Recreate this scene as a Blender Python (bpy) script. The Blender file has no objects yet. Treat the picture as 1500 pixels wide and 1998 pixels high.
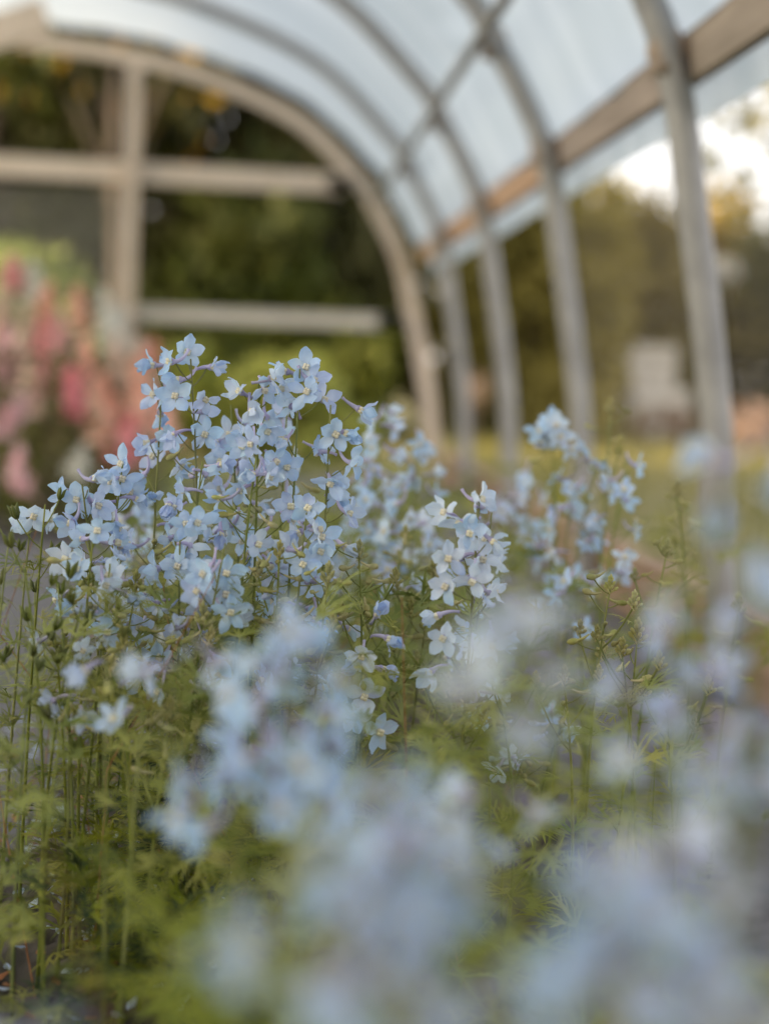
import bpy, math, random
from mathutils import Vector, Matrix, Quaternion

# ------------------------------------------------------------------ camera
S = bpy.context.scene
W_PX, H_PX, F_PX = 1500.0, 1998.0, 3125.0
CAM = Vector((0.0, 0.0, 0.55))
FOCUS = 1.5
Yc = Vector(((530 - 750) / F_PX, (999 - 710) / F_PX, -1)).normalized()      # house axis seen by the camera
Zc = Vector((0.04, 1.0, 0.0)); Zc = (Zc - Yc * Zc.dot(Yc)).normalized()     # plumb line seen by the camera
Xc = Yc.cross(Zc).normalized()
ROT = Matrix((Xc, Yc, Zc))                                                  # camera axes -> world axes
cam = bpy.data.cameras.new('camera'); camo = bpy.data.objects.new('camera', cam)
S.collection.objects.link(camo); S.camera = camo
camo.matrix_world = Matrix.Translation(CAM) @ ROT.to_4x4()
cam.sensor_fit = 'HORIZONTAL'; cam.sensor_width = 24.0; cam.lens = 50.0
cam.clip_start = 0.02; cam.clip_end = 3000
cam.dof.use_dof = True; cam.dof.focus_distance = FOCUS; cam.dof.aperture_fstop = 1.8
cam.dof.aperture_blades = 0

# ------------------------------------------------------------------ sky, sun, exposure
SUN_EL, SUN_AZ = math.radians(18), math.radians(-112)     # azimuth measured from +Y (into the tunnel) clockwise
world = bpy.data.worlds.new('World'); S.world = world; world.use_nodes = True
wn = world.node_tree.nodes; wl = world.node_tree.links
sky = wn.new('ShaderNodeTexSky'); sky.sky_type = 'NISHITA'; sky.sun_disc = False
sky.sun_elevation = SUN_EL; sky.sun_rotation = SUN_AZ
sky.air_density = 1.0; sky.dust_density = 5.0; sky.ozone_density = 1.0
veil = wn.new('ShaderNodeMix'); veil.data_type = 'RGBA'; veil.inputs['Factor'].default_value = 0.72      # thin even cloud over the whole sky
veil.inputs['B'].default_value = (2.85, 2.60, 2.46, 1)
wl.new(sky.outputs[0], veil.inputs['A']); wl.new(veil.outputs['Result'], wn['Background'].inputs[0]); wn['Background'].inputs[1].default_value = 0.15
sun = bpy.data.lights.new('sun', 'SUN'); suno = bpy.data.objects.new('sun', sun); S.collection.objects.link(suno)
sun.energy = 2.6; sun.angle = math.radians(10); sun.color = (1.0, 0.76, 0.52)
sd = Vector((math.sin(SUN_AZ) * math.cos(SUN_EL), math.cos(SUN_AZ) * math.cos(SUN_EL), math.sin(SUN_EL)))
suno.rotation_euler = sd.to_track_quat('Z', 'Y').to_euler(); suno.location = sd * 20 + Vector((0, 0, 5))
S.view_settings.view_transform = 'Standard'; S.view_settings.look = 'None'
S.view_settings.exposure = 2.22; S.view_settings.gamma = 1.0; S.view_settings.use_curve_mapping = False
S.render.engine = 'CYCLES'
S.cycles.use_denoising = True
S.cycles.max_bounces = 8; S.cycles.diffuse_bounces = 4; S.cycles.transmission_bounces = 4; S.cycles.transparent_max_bounces = 12
S.cycles.sample_clamp_indirect = 6.0
S.cycles.caustics_reflective = False; S.cycles.caustics_refractive = False

# ------------------------------------------------------------------ helpers
COL = S.collection
R = random.Random(7)
UP = Vector((0, 0, 1))
def px(x, y, d):
    """world point that the photograph shows at pixel (x, y), d metres in front of the lens"""
    return CAM + ROT @ Vector(((x - 750) / F_PX * d, (999 - y) / F_PX * d, -d))

class MB:
    def __init__(s): s.v = []; s.f = []; s.m = []
    def quad_strip(s, rings, closed=False, mi=0, cap=False):
        n = len(rings[0]); b = len(s.v)
        for r in rings: s.v.extend([tuple(p) for p in r])
        for i in range(len(rings) - 1):
            for j in range(n if closed else n - 1):
                k = (j + 1) % n
                s.f.append((b + i * n + j, b + i * n + k, b + (i + 1) * n + k, b + (i + 1) * n + j)); s.m.append(mi)
        if cap and closed:
            s.f.append(tuple(b + j for j in reversed(range(n)))); s.m.append(mi)
            s.f.append(tuple(b + (len(rings) - 1) * n + j for j in range(n))); s.m.append(mi)
    def tube(s, pts, rad, n=6, mi=0, cap=True):
        pts = [Vector(p) for p in pts]; rings = []
        t0 = (pts[1] - pts[0]).normalized()
        a = t0.orthogonal().normalized()
        for i, p in enumerate(pts):
            t = (pts[min(i + 1, len(pts) - 1)] - pts[max(i - 1, 0)])
            t = t.normalized() if t.length > 1e-9 else t0
            a = (a - t * a.dot(t)); a = a.normalized() if a.length > 1e-6 else t.orthogonal().normalized()
            b = t.cross(a)
            r = rad(i / (len(pts) - 1)) if callable(rad) else rad
            rings.append([p + (a * math.cos(2 * math.pi * j / n) + b * math.sin(2 * math.pi * j / n)) * r for j in range(n)])
        s.quad_strip(rings, True, mi, cap)
    def box(s, c, ax, ay, az, mi=0):
        c = Vector(c); b = len(s.v)
        for sz in (-1, 1):
            for sx, sy in ((-1, -1), (1, -1), (1, 1), (-1, 1)):
                s.v.append(tuple(c + Vector(ax) * sx + Vector(ay) * sy + Vector(az) * sz))
        for q in ((0, 3, 2, 1), (4, 5, 6, 7), (0, 1, 5, 4), (1, 2, 6, 5), (2, 3, 7, 6), (3, 0, 4, 7)):
            s.f.append(tuple(b + i for i in q)); s.m.append(mi)
    def add(s, o, M, mi=None):
        b = len(s.v); s.v.extend([tuple(M @ Vector(p)) for p in o.v])
        s.f.extend([tuple(b + i for i in q) for q in o.f]); s.m.extend(o.m if mi is None else [mi] * len(o.f))
    def mesh(s, name, mats, smooth=True):
        me = bpy.data.meshes.new(name); me.from_pydata(s.v, [], s.f)
        for m in (mats if isinstance(mats, (list, tuple)) else [mats]): me.materials.append(m)
        me.polygons.foreach_set('material_index', s.m)
        if smooth: me.polygons.foreach_set('use_smooth', [True] * len(s.f))
        me.update(); return me

def link(name, data, parent=None, M=None):
    o = bpy.data.objects.new(name, data); COL.objects.link(o)
    if parent: o.parent = parent
    if M is not None: o.matrix_local = M
    return o
def tag(o, label=None, cat=None, group=None, kind=None):
    if label: o['label'] = label
    if cat: o['category'] = cat
    if group: o['group'] = group
    if kind: o['kind'] = kind
    return o
def plank(name, a, b, w, t, mat, parent, wdir=UP, bev=0.003):
    """bevelled board from a to b, w wide along wdir, t thick"""
    a = Vector(a); b = Vector(b); d = (b - a).normalized(); wd = (Vector(wdir) - d * Vector(wdir).dot(d)).normalized(); td = d.cross(wd)
    m = MB(); prof = []
    for sx, sy in ((-1, -1), (1, -1), (1, 1), (-1, 1)):
        for q in ((1, 0), (0, 1)) if sx * sy > 0 else ((0, 1), (1, 0)):
            prof.append((sx * (w / 2 - bev * q[0]), sy * (t / 2 - bev * q[1])))
    n = 7
    m.quad_strip([[a.lerp(b, i / n) + wd * x + td * y for x, y in prof] for i in range(n + 1)], True, 0, True)
    return link(name, m.mesh(name, mat, False), parent)

# ------------------------------------------------------------------ materials
def mat(name):
    m = bpy.data.materials.new(name); m.use_nodes = True
    nt = m.node_tree; nt.nodes.clear(); out = nt.nodes.new('ShaderNodeOutputMaterial')
    return m, nt, out
def ramp_noise(nt, c1, c2, scale, detail=4, coord='Object', stretch=None, pos=(0.35, 0.65)):
    tc = nt.nodes.new('ShaderNodeTexCoord'); no = nt.nodes.new('ShaderNodeTexNoise'); cr = nt.nodes.new('ShaderNodeValToRGB')
    no.inputs['Scale'].default_value = scale; no.inputs['Detail'].default_value = detail
    src = tc.outputs[coord]
    if stretch:
        mp = nt.nodes.new('ShaderNodeMapping'); mp.inputs['Scale'].default_value = stretch
        nt.links.new(src, mp.inputs[0]); src = mp.outputs[0]
    nt.links.new(src, no.inputs['Vector']); nt.links.new(no.outputs[0], cr.inputs[0])
    cr.color_ramp.elements[0].color = (*c1, 1); cr.color_ramp.elements[1].color = (*c2, 1)
    cr.color_ramp.elements[0].position, cr.color_ramp.elements[1].position = pos
    return cr.outputs[0], no.outputs[0]
def hue_var(nt, col, amt=0.02, val=0.25, sat=0.2):
    oi = nt.nodes.new('ShaderNodeObjectInfo'); hs = nt.nodes.new('ShaderNodeHueSaturation')
    def rng(lo, hi, mul):
        a = nt.nodes.new('ShaderNodeMath'); a.operation = 'MULTIPLY'; a.inputs[1].default_value = mul
        f = nt.nodes.new('ShaderNodeMath'); f.operation = 'FRACT'
        mr = nt.nodes.new('ShaderNodeMapRange'); mr.inputs[3].default_value = lo; mr.inputs[4].default_value = hi
        nt.links.new(oi.outputs['Random'], a.inputs[0]); nt.links.new(a.outputs[0], f.inputs[0]); nt.links.new(f.outputs[0], mr.inputs[0])
        return mr.outputs[0]
    nt.links.new(rng(0.5 - amt, 0.5 + amt, 1.0), hs.inputs['Hue'])
    nt.links.new(rng(1 - sat, 1 + sat, 7.3), hs.inputs['Saturation'])
    nt.links.new(rng(1 - val, 1 + val * 0.6, 13.7), hs.inputs['Value'])
    nt.links.new(col, hs.inputs['Color']); return hs.outputs[0]
def leafy(name, c1, c2, scale=25, trans=0.4, rough=0.6, spec=0.25, var=(0.015, 0.25, 0.15)):
    m, nt, out = mat(name)
    col, _ = ramp_noise(nt, c1, c2, scale, 2)
    col = hue_var(nt, col, *var)
    p = nt.nodes.new('ShaderNodeBsdfPrincipled'); p.inputs['Roughness'].default_value = rough
    p.inputs['Specular IOR Level'].default_value = spec
    t = nt.nodes.new('ShaderNodeBsdfTranslucent'); mx = nt.nodes.new('ShaderNodeMixShader'); mx.inputs[0].default_value = trans
    nt.links.new(col, p.inputs['Base Color']); nt.links.new(col, t.inputs[0])
    nt.links.new(p.outputs[0], mx.inputs[1]); nt.links.new(t.outputs[0], mx.inputs[2]); nt.links.new(mx.outputs[0], out.inputs[0])
    return m
def solid(name, c1, c2, scale=8, rough=0.7, stretch=None, bump=0.2, metal=0.0, var=None, detail=6, coord='Object'):
    m, nt, out = mat(name)
    col, fac = ramp_noise(nt, c1, c2, scale, detail, coord, stretch, (0.3, 0.7))
    if var: col = hue_var(nt, col, *var)
    p = nt.nodes.new('ShaderNodeBsdfPrincipled'); p.inputs['Roughness'].default_value = rough; p.inputs['Metallic'].default_value = metal
    b = nt.nodes.new('ShaderNodeBump'); b.inputs['Strength'].default_value = bump; b.inputs['Distance'].default_value = 0.01
    nt.links.new(fac, b.inputs['Height']); nt.links.new(b.outputs[0], p.inputs['Normal'])
    nt.links.new(col, p.inputs['Base Color']); nt.links.new(p.outputs[0], out.inputs[0])
    return m

M = {}
def petal(name, inner, outer, trans=.45):
    m, nt, out = mat(name); N, L = nt.nodes, nt.links
    tc = N.new('ShaderNodeTexCoord'); sp = N.new('ShaderNodeSeparateXYZ'); L.new(tc.outputs['Object'], sp.inputs[0])
    cb = N.new('ShaderNodeCombineXYZ'); L.new(sp.outputs[0], cb.inputs[0]); L.new(sp.outputs[1], cb.inputs[1])
    ln = N.new('ShaderNodeVectorMath'); ln.operation = 'LENGTH'; L.new(cb.outputs[0], ln.inputs[0])
    no = N.new('ShaderNodeTexNoise'); no.inputs['Scale'].default_value = 260; no.inputs['Detail'].default_value = 3; L.new(tc.outputs['Object'], no.inputs['Vector'])
    mp = N.new('ShaderNodeMapping'); mp.inputs['Scale'].default_value = (900, 90, 90); L.new(tc.outputs['Object'], mp.inputs[0])
    ve = N.new('ShaderNodeTexNoise'); ve.inputs['Scale'].default_value = 1.0; L.new(mp.outputs[0], ve.inputs['Vector'])
    ad = N.new('ShaderNodeMath'); ad.operation = 'MULTIPLY_ADD'; ad.inputs[1].default_value = .012; L.new(no.outputs[0], ad.inputs[0]); L.new(ln.outputs['Value'], ad.inputs[2])
    mr = N.new('ShaderNodeMapRange'); mr.inputs[1].default_value = .006; mr.inputs[2].default_value = .022; L.new(ad.outputs[0], mr.inputs[0])
    mx = N.new('ShaderNodeMix'); mx.data_type = 'RGBA'; mx.inputs['A'].default_value = (*inner, 1); mx.inputs['B'].default_value = (*outer, 1); L.new(mr.outputs[0], mx.inputs['Factor'])
    vr = N.new('ShaderNodeMapRange'); vr.inputs[1].default_value = .55; vr.inputs[2].default_value = .75; vr.inputs[4].default_value = .35; L.new(ve.outputs[0], vr.inputs[0])
    m2 = N.new('ShaderNodeMix'); m2.data_type = 'RGBA'; m2.inputs['B'].default_value = (.48, .52, .84, 1); L.new(vr.outputs[0], m2.inputs['Factor']); L.new(mx.outputs['Result'], m2.inputs['A'])
    col = hue_var(nt, m2.outputs['Result'], .010, .09, .12)
    p = N.new('ShaderNodeBsdfPrincipled'); p.inputs['Roughness'].default_value = .6; p.inputs['Specular IOR Level'].default_value = .15
    bu = N.new('ShaderNodeBump'); bu.inputs['Strength'].default_value = .3; bu.inputs['Distance'].default_value = .001; L.new(ve.outputs[0], bu.inputs['Height']); L.new(bu.outputs[0], p.inputs['Normal'])
    t = N.new('ShaderNodeBsdfTranslucent'); ms = N.new('ShaderNodeMixShader'); ms.inputs[0].default_value = trans
    L.new(col, p.inputs['Base Color']); L.new(col, t.inputs[0]); L.new(p.outputs[0], ms.inputs[1]); L.new(t.outputs[0], ms.inputs[2]); L.new(ms.outputs[0], out.inputs[0])
    return m
M['petal_blue'] = petal('petal_blue', (.65, .78, .93), (.50, .68, .92))
M['petal_lilac'] = petal('petal_lilac', (.67, .76, .93), (.55, .67, .92))
M['petal_pale'] = petal('petal_pale', (.76, .83, .93), (.65, .77, .93))
M['spur'] = leafy('spur_lilac', (.46, .42, .66), (.60, .57, .78), 80, .25, .55, .2)
M['bee'] = leafy('bee_cream', (.80, .74, .52), (.88, .85, .74), 200, .2, .7, .1, (.01, .1, .1))
M['stem'] = leafy('stem_green', (.15, .18, .04), (.25, .27, .07), 30, .1, .5, .3)
M['leaf'] = leafy('leaf_green', (.15, .195, .032), (.27, .30, .055), 20, .35, .55, .3)
M['leaf_lime'] = leafy('leaf_lime', (.25, .28, .04), (.38, .38, .08), 20, .4, .55, .3)
M['leaf_tan'] = leafy('leaf_tan', (.16, .15, .045), (.25, .22, .08), 3, .4, .6, .2)
M['leaf_grass'] = leafy('grass_blade', (.15, .145, .045), (.23, .21, .07), 3, .3, .6, .2)
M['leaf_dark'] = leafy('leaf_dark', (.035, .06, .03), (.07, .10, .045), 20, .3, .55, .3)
M['bud'] = leafy('bud_yellow_green', (.36, .36, .13), (.52, .48, .24), 60, .25, .6, .2)
M['pod'] = leafy('pod_green', (.09, .11, .025), (.14, .16, .04), 40, .15, .5, .3)
M['dry'] = leafy('dried_flower', (.28, .13, .07), (.42, .24, .15), 60, .25, .8, .1)
M['steel'] = solid('galvanised_pipe', (.25, .25, .252), (.36, .357, .352), 14, .55, (1, 1, 1), .08, .35)
M['clamp'] = solid('pipe_clamp', (.30, .24, .19), (.42, .33, .26), 20, .7, None, .2, 0)
M['wood'] = solid('weathered_board', (.24, .195, .16), (.37, .30, .25), 6, .8, (6, .6, 6), .35, 0, (.01, .15, .1))
M['wood_new'] = solid('new_board', (.60, .50, .40), (.74, .63, .53), 6, .75, (6, 1, 1.2), .3, 0, (.01, .1, .1))
M['wood_glow'] = solid('board_painted_glow', (.44, .28, .17), (.62, .42, .27), 6, .75, (6, .6, 6), .3, 0, (.01, .15, .1))  # warm glow along the far rail, put into the board colour
M['wood_red'] = solid('cedar_board', (.24, .15, .10), (.38, .27, .20), 6, .8, (6, .6, 6), .35)
M['fabric'] = solid('weed_fabric', (.085, .083, .09), (.15, .145, .155), 30, .85, None, .3)
M['soil'] = solid('bed_soil', (.06, .05, .042), (.13, .112, .10), 22, .95, None, .6)
M['lawn'] = solid('lawn_ground', (.12, .115, .035), (.20, .18, .06), 3, .9, None, .4)
M['bark'] = solid('tree_bark', (.05, .04, .03), (.11, .09, .07), 9, .9, (3, 3, .6), .6)
M['tree_dark'] = leafy('tree_leaf_dark', (.055, .068, .014), (.125, .130, .028), .6, .3, .6, .3, (.02, .3, .15))
M['tree_olive'] = leafy('tree_leaf_olive', (.23, .195, .045), (.38, .31, .085), .7, .3, .6, .2, (.02, .25, .15))
M['tree_backlit'] = leafy('tree_leaf_painted_backlight', (.24, .17, .02), (.34, .23, .035), .7, .4, .6, .2)  # glow of leaves lit from behind, painted into the leaf colour
M['coral'] = leafy('blossom_coral', (.92, .50, .38), (.94, .64, .52), 12, .3, .6, .2, (.015, .15, .15))
M['pink'] = leafy('blossom_pink', (.92, .52, .57), (.95, .68, .69), 12, .3, .6, .2, (.015, .15, .15))
M['rose'] = leafy('blossom_rose', (.90, .34, .41), (.93, .50, .54), 12, .3, .6, .2, (.015, .15, .15))
M['blush'] = leafy('blossom_blush', (.94, .58, .62), (.95, .74, .74), 12, .35, .6, .2, (.01, .05, .1))
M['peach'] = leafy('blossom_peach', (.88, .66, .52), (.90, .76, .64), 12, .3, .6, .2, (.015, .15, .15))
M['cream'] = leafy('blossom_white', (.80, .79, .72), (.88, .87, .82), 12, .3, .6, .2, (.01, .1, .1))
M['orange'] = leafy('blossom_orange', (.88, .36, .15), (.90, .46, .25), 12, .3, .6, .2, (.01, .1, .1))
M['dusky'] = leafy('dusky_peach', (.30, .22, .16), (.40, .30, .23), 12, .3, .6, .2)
M['crate'] = solid('pale_painted_wood', (.58, .54, .48), (.72, .68, .62), 7, .75, None, .15)
M['terracotta'] = solid('terracotta', (.42, .21, .12), (.52, .29, .18), 9, .8, None, .2)

# greenhouse film: milky plastic, mostly scattering, slightly clear
m, nt, out = mat('greenhouse_film')
col, fac = ramp_noise(nt, (.44, .52, .565), (.555, .63, .67), 1.6, 5, 'Object', (.5, 5, .5))
d_ = nt.nodes.new('ShaderNodeBsdfDiffuse'); t_ = nt.nodes.new('ShaderNodeBsdfTranslucent'); tr = nt.nodes.new('ShaderNodeBsdfTransparent'); g_ = nt.nodes.new('ShaderNodeBsdfGlossy')
g_.inputs['Roughness'].default_value = .35
nt.links.new(col, d_.inputs[0]); nt.links.new(col, t_.inputs[0]); tr.inputs[0].default_value = (.88, .93, .96, 1)
def mix(nt, f, a, b):
    x = nt.nodes.new('ShaderNodeMixShader'); x.inputs[0].default_value = f; nt.links.new(a, x.inputs[1]); nt.links.new(b, x.inputs[2]); return x.outputs[0]
o1 = mix(nt, .68, d_.outputs[0], t_.outputs[0]); o2 = mix(nt, .05, o1, g_.outputs[0]); o3 = mix(nt, .07, o2, tr.outputs[0])
nt.links.new(o3, out.inputs[0]); M['film'] = m

# insect netting: woven threads with open holes
def netting(name, cell, thick, colr):
    m, nt, out = mat(name)
    tc = nt.nodes.new('ShaderNodeTexCoord'); sp = nt.nodes.new('ShaderNodeSeparateXYZ'); nt.links.new(tc.outputs['UV'], sp.inputs[0])
    fs = []
    for ax in (0, 1):
        mu = nt.nodes.new('ShaderNodeMath'); mu.operation = 'MULTIPLY'; mu.inputs[1].default_value = 1 / cell
        fr = nt.nodes.new('ShaderNodeMath'); fr.operation = 'FRACT'
        lt = nt.nodes.new('ShaderNodeMath'); lt.operation = 'LESS_THAN'; lt.inputs[1].default_value = thick
        nt.links.new(sp.outputs[ax], mu.inputs[0]); nt.links.new(mu.outputs[0], fr.inputs[0]); nt.links.new(fr.outputs[0], lt.inputs[0]); fs.append(lt.outputs[0])
    mxm = nt.nodes.new('ShaderNodeMath'); mxm.operation = 'MAXIMUM'; nt.links.new(fs[0], mxm.inputs[0]); nt.links.new(fs[1], mxm.inputs[1])
    d = nt.nodes.new('ShaderNodeBsdfDiffuse'); d.inputs[0].default_value = (*colr, 1); t = nt.nodes.new('ShaderNodeBsdfTransparent')
    tl = nt.nodes.new('ShaderNodeBsdfTranslucent'); tl.inputs[0].default_value = (*colr, 1)
    th = mix(nt, .4, d.outputs[0], tl.outputs[0])
    x = nt.nodes.new('ShaderNodeMixShader'); nt.links.new(mxm.outputs[0], x.inputs[0]); nt.links.new(t.outputs[0], x.inputs[1]); nt.links.new(th, x.inputs[2])
    nt.links.new(x.outputs[0], out.inputs[0]); return m
M['net'] = netting('side_netting', .006, .06, (.34, .31, .28))
M['net_door'] = netting('door_netting', .005, .12, (.45, .45, .40))

# ------------------------------------------------------------------ ground
def sheet(name, x0, x1, y0, y1, z, mtl, nx=1, ny=1, rough=0.0):
    b = MB(); rr = random.Random(name)
    rows = []
    for j in range(ny + 1):
        rows.append([Vector((x0 + (x1 - x0) * i / nx, y0 + (y1 - y0) * j / ny, z + (rr.uniform(-rough, rough) if rough else 0))) for i in range(nx + 1)])
    b.quad_strip(rows)
    o = link(name, b.mesh(name, mtl)); tag(o, kind='structure'); return o
sheet('ground', -1500, 1500, -1500, 1500, -0.03, M['lawn'])
sheet('path', -3.6, 0.86, -5.2, 8.2, -0.012, M['fabric'], 60, 140, 0.004)
sheet('flower_bed', -0.26, 0.40, -1.5, 4.4, 0.004, M['soil'], 60, 300, 0.010)
sheet('snapdragon_bed', -2.2, -0.42, 4.9, 7.8, 0.004, M['soil'], 60, 100, 0.010)

# ------------------------------------------------------------------ hoop house
SP = 1.3; Z1 = 2.2 * SP; YEND = Z1 + 4 * SP
k_ = 1.083; CX = -1.35 * k_
PROF_R = [(.905, -.60), (.80, -.28), (.745, -.06), (.690, .25), (.624, .543), (.49, .79), (.41, .90), (.13, 1.15), (-.25, 1.315), (-.6, 1.40), (-1.0, 1.445), (-1.35, 1.46)]
PROF_R = [(x * k_, max(h * k_ + CAM.z, -.02)) for x, h in PROF_R]
PROF_R[0] = (.86, -.02); PROF_R[1] = (.83, .22)
ctrl = PROF_R + [(2 * CX - x, z) for x, z in reversed(PROF_R[:-1])]
def catmull(c, n=6):
    o = []
    for i in range(len(c) - 1):
        p0 = Vector(c[max(i - 1, 0)]); p1 = Vector(c[i]); p2 = Vector(c[i + 1]); p3 = Vector(c[min(i + 2, len(c) - 1)])
        for j in range(n):
            t = j / n
            o.append(0.5 * ((2 * p1) + (p2 - p0) * t + (2 * p0 - 5 * p1 + 4 * p2 - p3) * t * t + (3 * p1 - p0 - 3 * p2 + p3) * t ** 3))
    o.append(Vector(c[-1])); return o
PROF = catmull([tuple(p) for p in ctrl])
HIP = (.624 * k_, .543 * k_ + CAM.z); PUR = (.49 * k_, .785 * k_ + CAM.z)
def offset(profile, d):
    o = []
    for i, p in enumerate(profile):
        t = (profile[min(i + 1, len(profile) - 1)] - profile[max(i - 1, 0)]).normalized()
        o.append(p + Vector((t.y, -t.x)) * d)
    return o
house = link('hoop_house', None); house.location = (0, 0, 0)
tag(house, 'open-sided hoop house with grey pipe hoops and milky plastic film roof', 'greenhouse')
hoop_b = MB(); hoop_b.tube([(p.x, 0, p.y) for p in PROF], .029, 12)
hoop_me = hoop_b.mesh('hoop', M['steel'])
def clamp_mesh():
    b = MB(); b.tube([(0, -.022, 0), (0, .022, 0)], .034, 10); b.box((0, 0, -.036), (.014, 0, 0), (0, .026, 0), (0, 0, .012)); return b.mesh('clamp', M['clamp'])
clm = clamp_mesh()
for k in range(-6, 4):
    y = Z1 + k * SP
    h = link('hoop', hoop_me, house, Matrix.Translation((0, y, 0)))
    for (cx, cz) in (HIP, PUR): link('clamp', clm, h, Matrix.Translation((cx, 0, cz)) @ Matrix.Rotation(math.radians(20), 4, 'Y'))
# end arch: a flat board ring with a pipe behind it
eb = MB(); 
def in_(p): return .075 * max(0, 1 - p.y / HIP[1])          # the ring leans out towards its feet
A_ = [a + Vector((math.copysign(in_(p), p.x - CX), 0)) for a, p in zip(offset(PROF, -.105), PROF)]
B_ = [a + Vector((math.copysign(in_(p), p.x - CX), 0)) for a, p in zip(offset(PROF, -.033), PROF)]
eb.quad_strip([[Vector((a.x, YEND - .02, a.y)), Vector((b.x, YEND - .02, b.y)), Vector((b.x, YEND + .02, b.y)), Vector((a.x, YEND + .02, a.y))] for a, b in zip(A_, B_)], True, 0, True)
link('end_arch', eb.mesh('end_arch', M['wood_new'], False), house)
plank('door_header', (-3.1, YEND - .045, CAM.z + .90), (.31, YEND - .045, CAM.z + .90), .10, .045, M['wood_new'], house)
plank('end_rail', (-.72, YEND - .045, CAM.z + .22), (.60, YEND - .045, CAM.z + .235), .07, .045, M['crate'], house)
plank('end_post', (-.715, YEND - .095, 0), (-.715, YEND - .095, CAM.z + 1.40), .07, .05, M['wood_new'], house, (1, 0, 0))
plank('end_post', (-2.2, YEND - .095, 0), (-2.2, YEND - .095, CAM.z + 1.43), .10, .05, M['wood'], house, (1, 0, 0))
for (gx, gz) in ((.30, CAM.z + .90), (.58, CAM.z + .235), (-.715, CAM.z + 1.36)):
    plank('bracket', (gx - .06, YEND - .072, gz), (gx + .06, YEND - .072, gz), .07, .006, M['steel'], house)
plank('roof_brace', (-2.35, Z1 + 3 * SP - .06, .55 + .80), (-.96, Z1 + 3 * SP - .06, .55 + 1.36), .14, .045, M['wood_new'], house)
# hip boards, one per bay, outside the hoops; purlin
for k in range(-6, 4):
    y0 = Z1 + k * SP + .004; y1 = y0 + SP - .008
    plank('hip_board', (HIP[0] + .052, y0, HIP[1] - .01), (HIP[0] + .052, y1, HIP[1] - .01), .085, .035, M['wood_glow' if k > 0 else 'wood'], house, (-.16, 0, 1))
    plank('hip_board', (2 * CX - HIP[0] - .052, y0, HIP[1] - .01), (2 * CX - HIP[0] - .052, y1, HIP[1] - .01), .085, .035, M['wood'], house, (.16, 0, 1))
    plank('base_board', (.90, y0, .055), (.90, y1, .055), .17, .05, M['wood_red'], house)
for sx in (PUR[0] - .045, 2 * CX - PUR[0] + .045):
    b = MB(); b.tube([(sx, Z1 - 6 * SP + j * SP / 2, PUR[1] - .015) for j in range(21)], .016, 8); link('purlin', b.mesh('purlin', M['steel']), house)
# film: sags a little between the hoops, hem hangs below the hip board
i0 = min(range(len(PROF)), key=lambda i: abs(PROF[i].y - (HIP[1] - .10)) + (10 if PROF[i].x < 0 else 0))
FP = offset(PROF, .034)[i0:]
FP[0] = Vector((FP[0].x + .055, FP[0].y)); FP[1] = Vector((FP[1].x + .05, FP[1].y)); FP[2] = Vector((FP[2].x + .03, FP[2].y))
rows = []
ny = 10 * 12
for j in range(ny + 1):
    y = Z1 - 6 * SP + j * (10 * SP) / ny; ph = (j / 12) % 1; sag = .016 * math.sin(math.pi * ph) ** 1
    Q = [p for p in FP]; row = []
    for i, p in enumerate(Q):
        t = (Q[min(i + 1, len(Q) - 1)] - Q[max(i - 1, 0)]).normalized()
        wv = .003 * math.sin(i * 1.7 + j * .9) + .003 * math.sin(i * .6 - j * 1.7)
        q = p - Vector((t.y, -t.x)) * (sag + wv); row.append(Vector((q.x, y, q.y)))
    rows.append(row)
b = MB(); b.quad_strip(rows); link('film', b.mesh('film', M['film']), house)
# side netting on the right wall, door netting at the end
def uv_sheet(name, P, mtl, parent):
    me = bpy.data.meshes.new(name); nr, nc = len(P), len(P[0])
    me.from_pydata([tuple(p) for r in P for p in r], [], [(i * nc + j, i * nc + j + 1, (i + 1) * nc + j + 1, (i + 1) * nc + j) for i in range(nr - 1) for j in range(nc - 1)])
    uv = me.uv_layers.new(name='UVMap')
    L = [0.0]
    for i in range(1, nr): L.append(L[-1] + (P[i][0] - P[i - 1][0]).length)
    C = [0.0]
    for j in range(1, nc): C.append(C[-1] + (P[0][j] - P[0][j - 1]).length)
    for lp in me.loops: uv.data[lp.index].uv = (L[lp.vertex_index // nc], C[lp.vertex_index % nc])
    me.materials.append(mtl); me.update(); return link(name, me, parent)
NP = offset(PROF, .040)[:i0 + 2]
uv_sheet('side_netting', [[Vector((p.x + (.02 if n > len(NP) - 4 else 0), y, p.y)) for n, p in enumerate(NP)] for y in [Z1 - 3 * SP + j * SP for j in range(5)]], M['net'], house)
uv_sheet('door_netting', [[Vector((x, YEND + .03, z)) for z in (.02, CAM.z + .83)] for x in (-2.2, -1.45, -.73)], M['net_door'], house)

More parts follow.
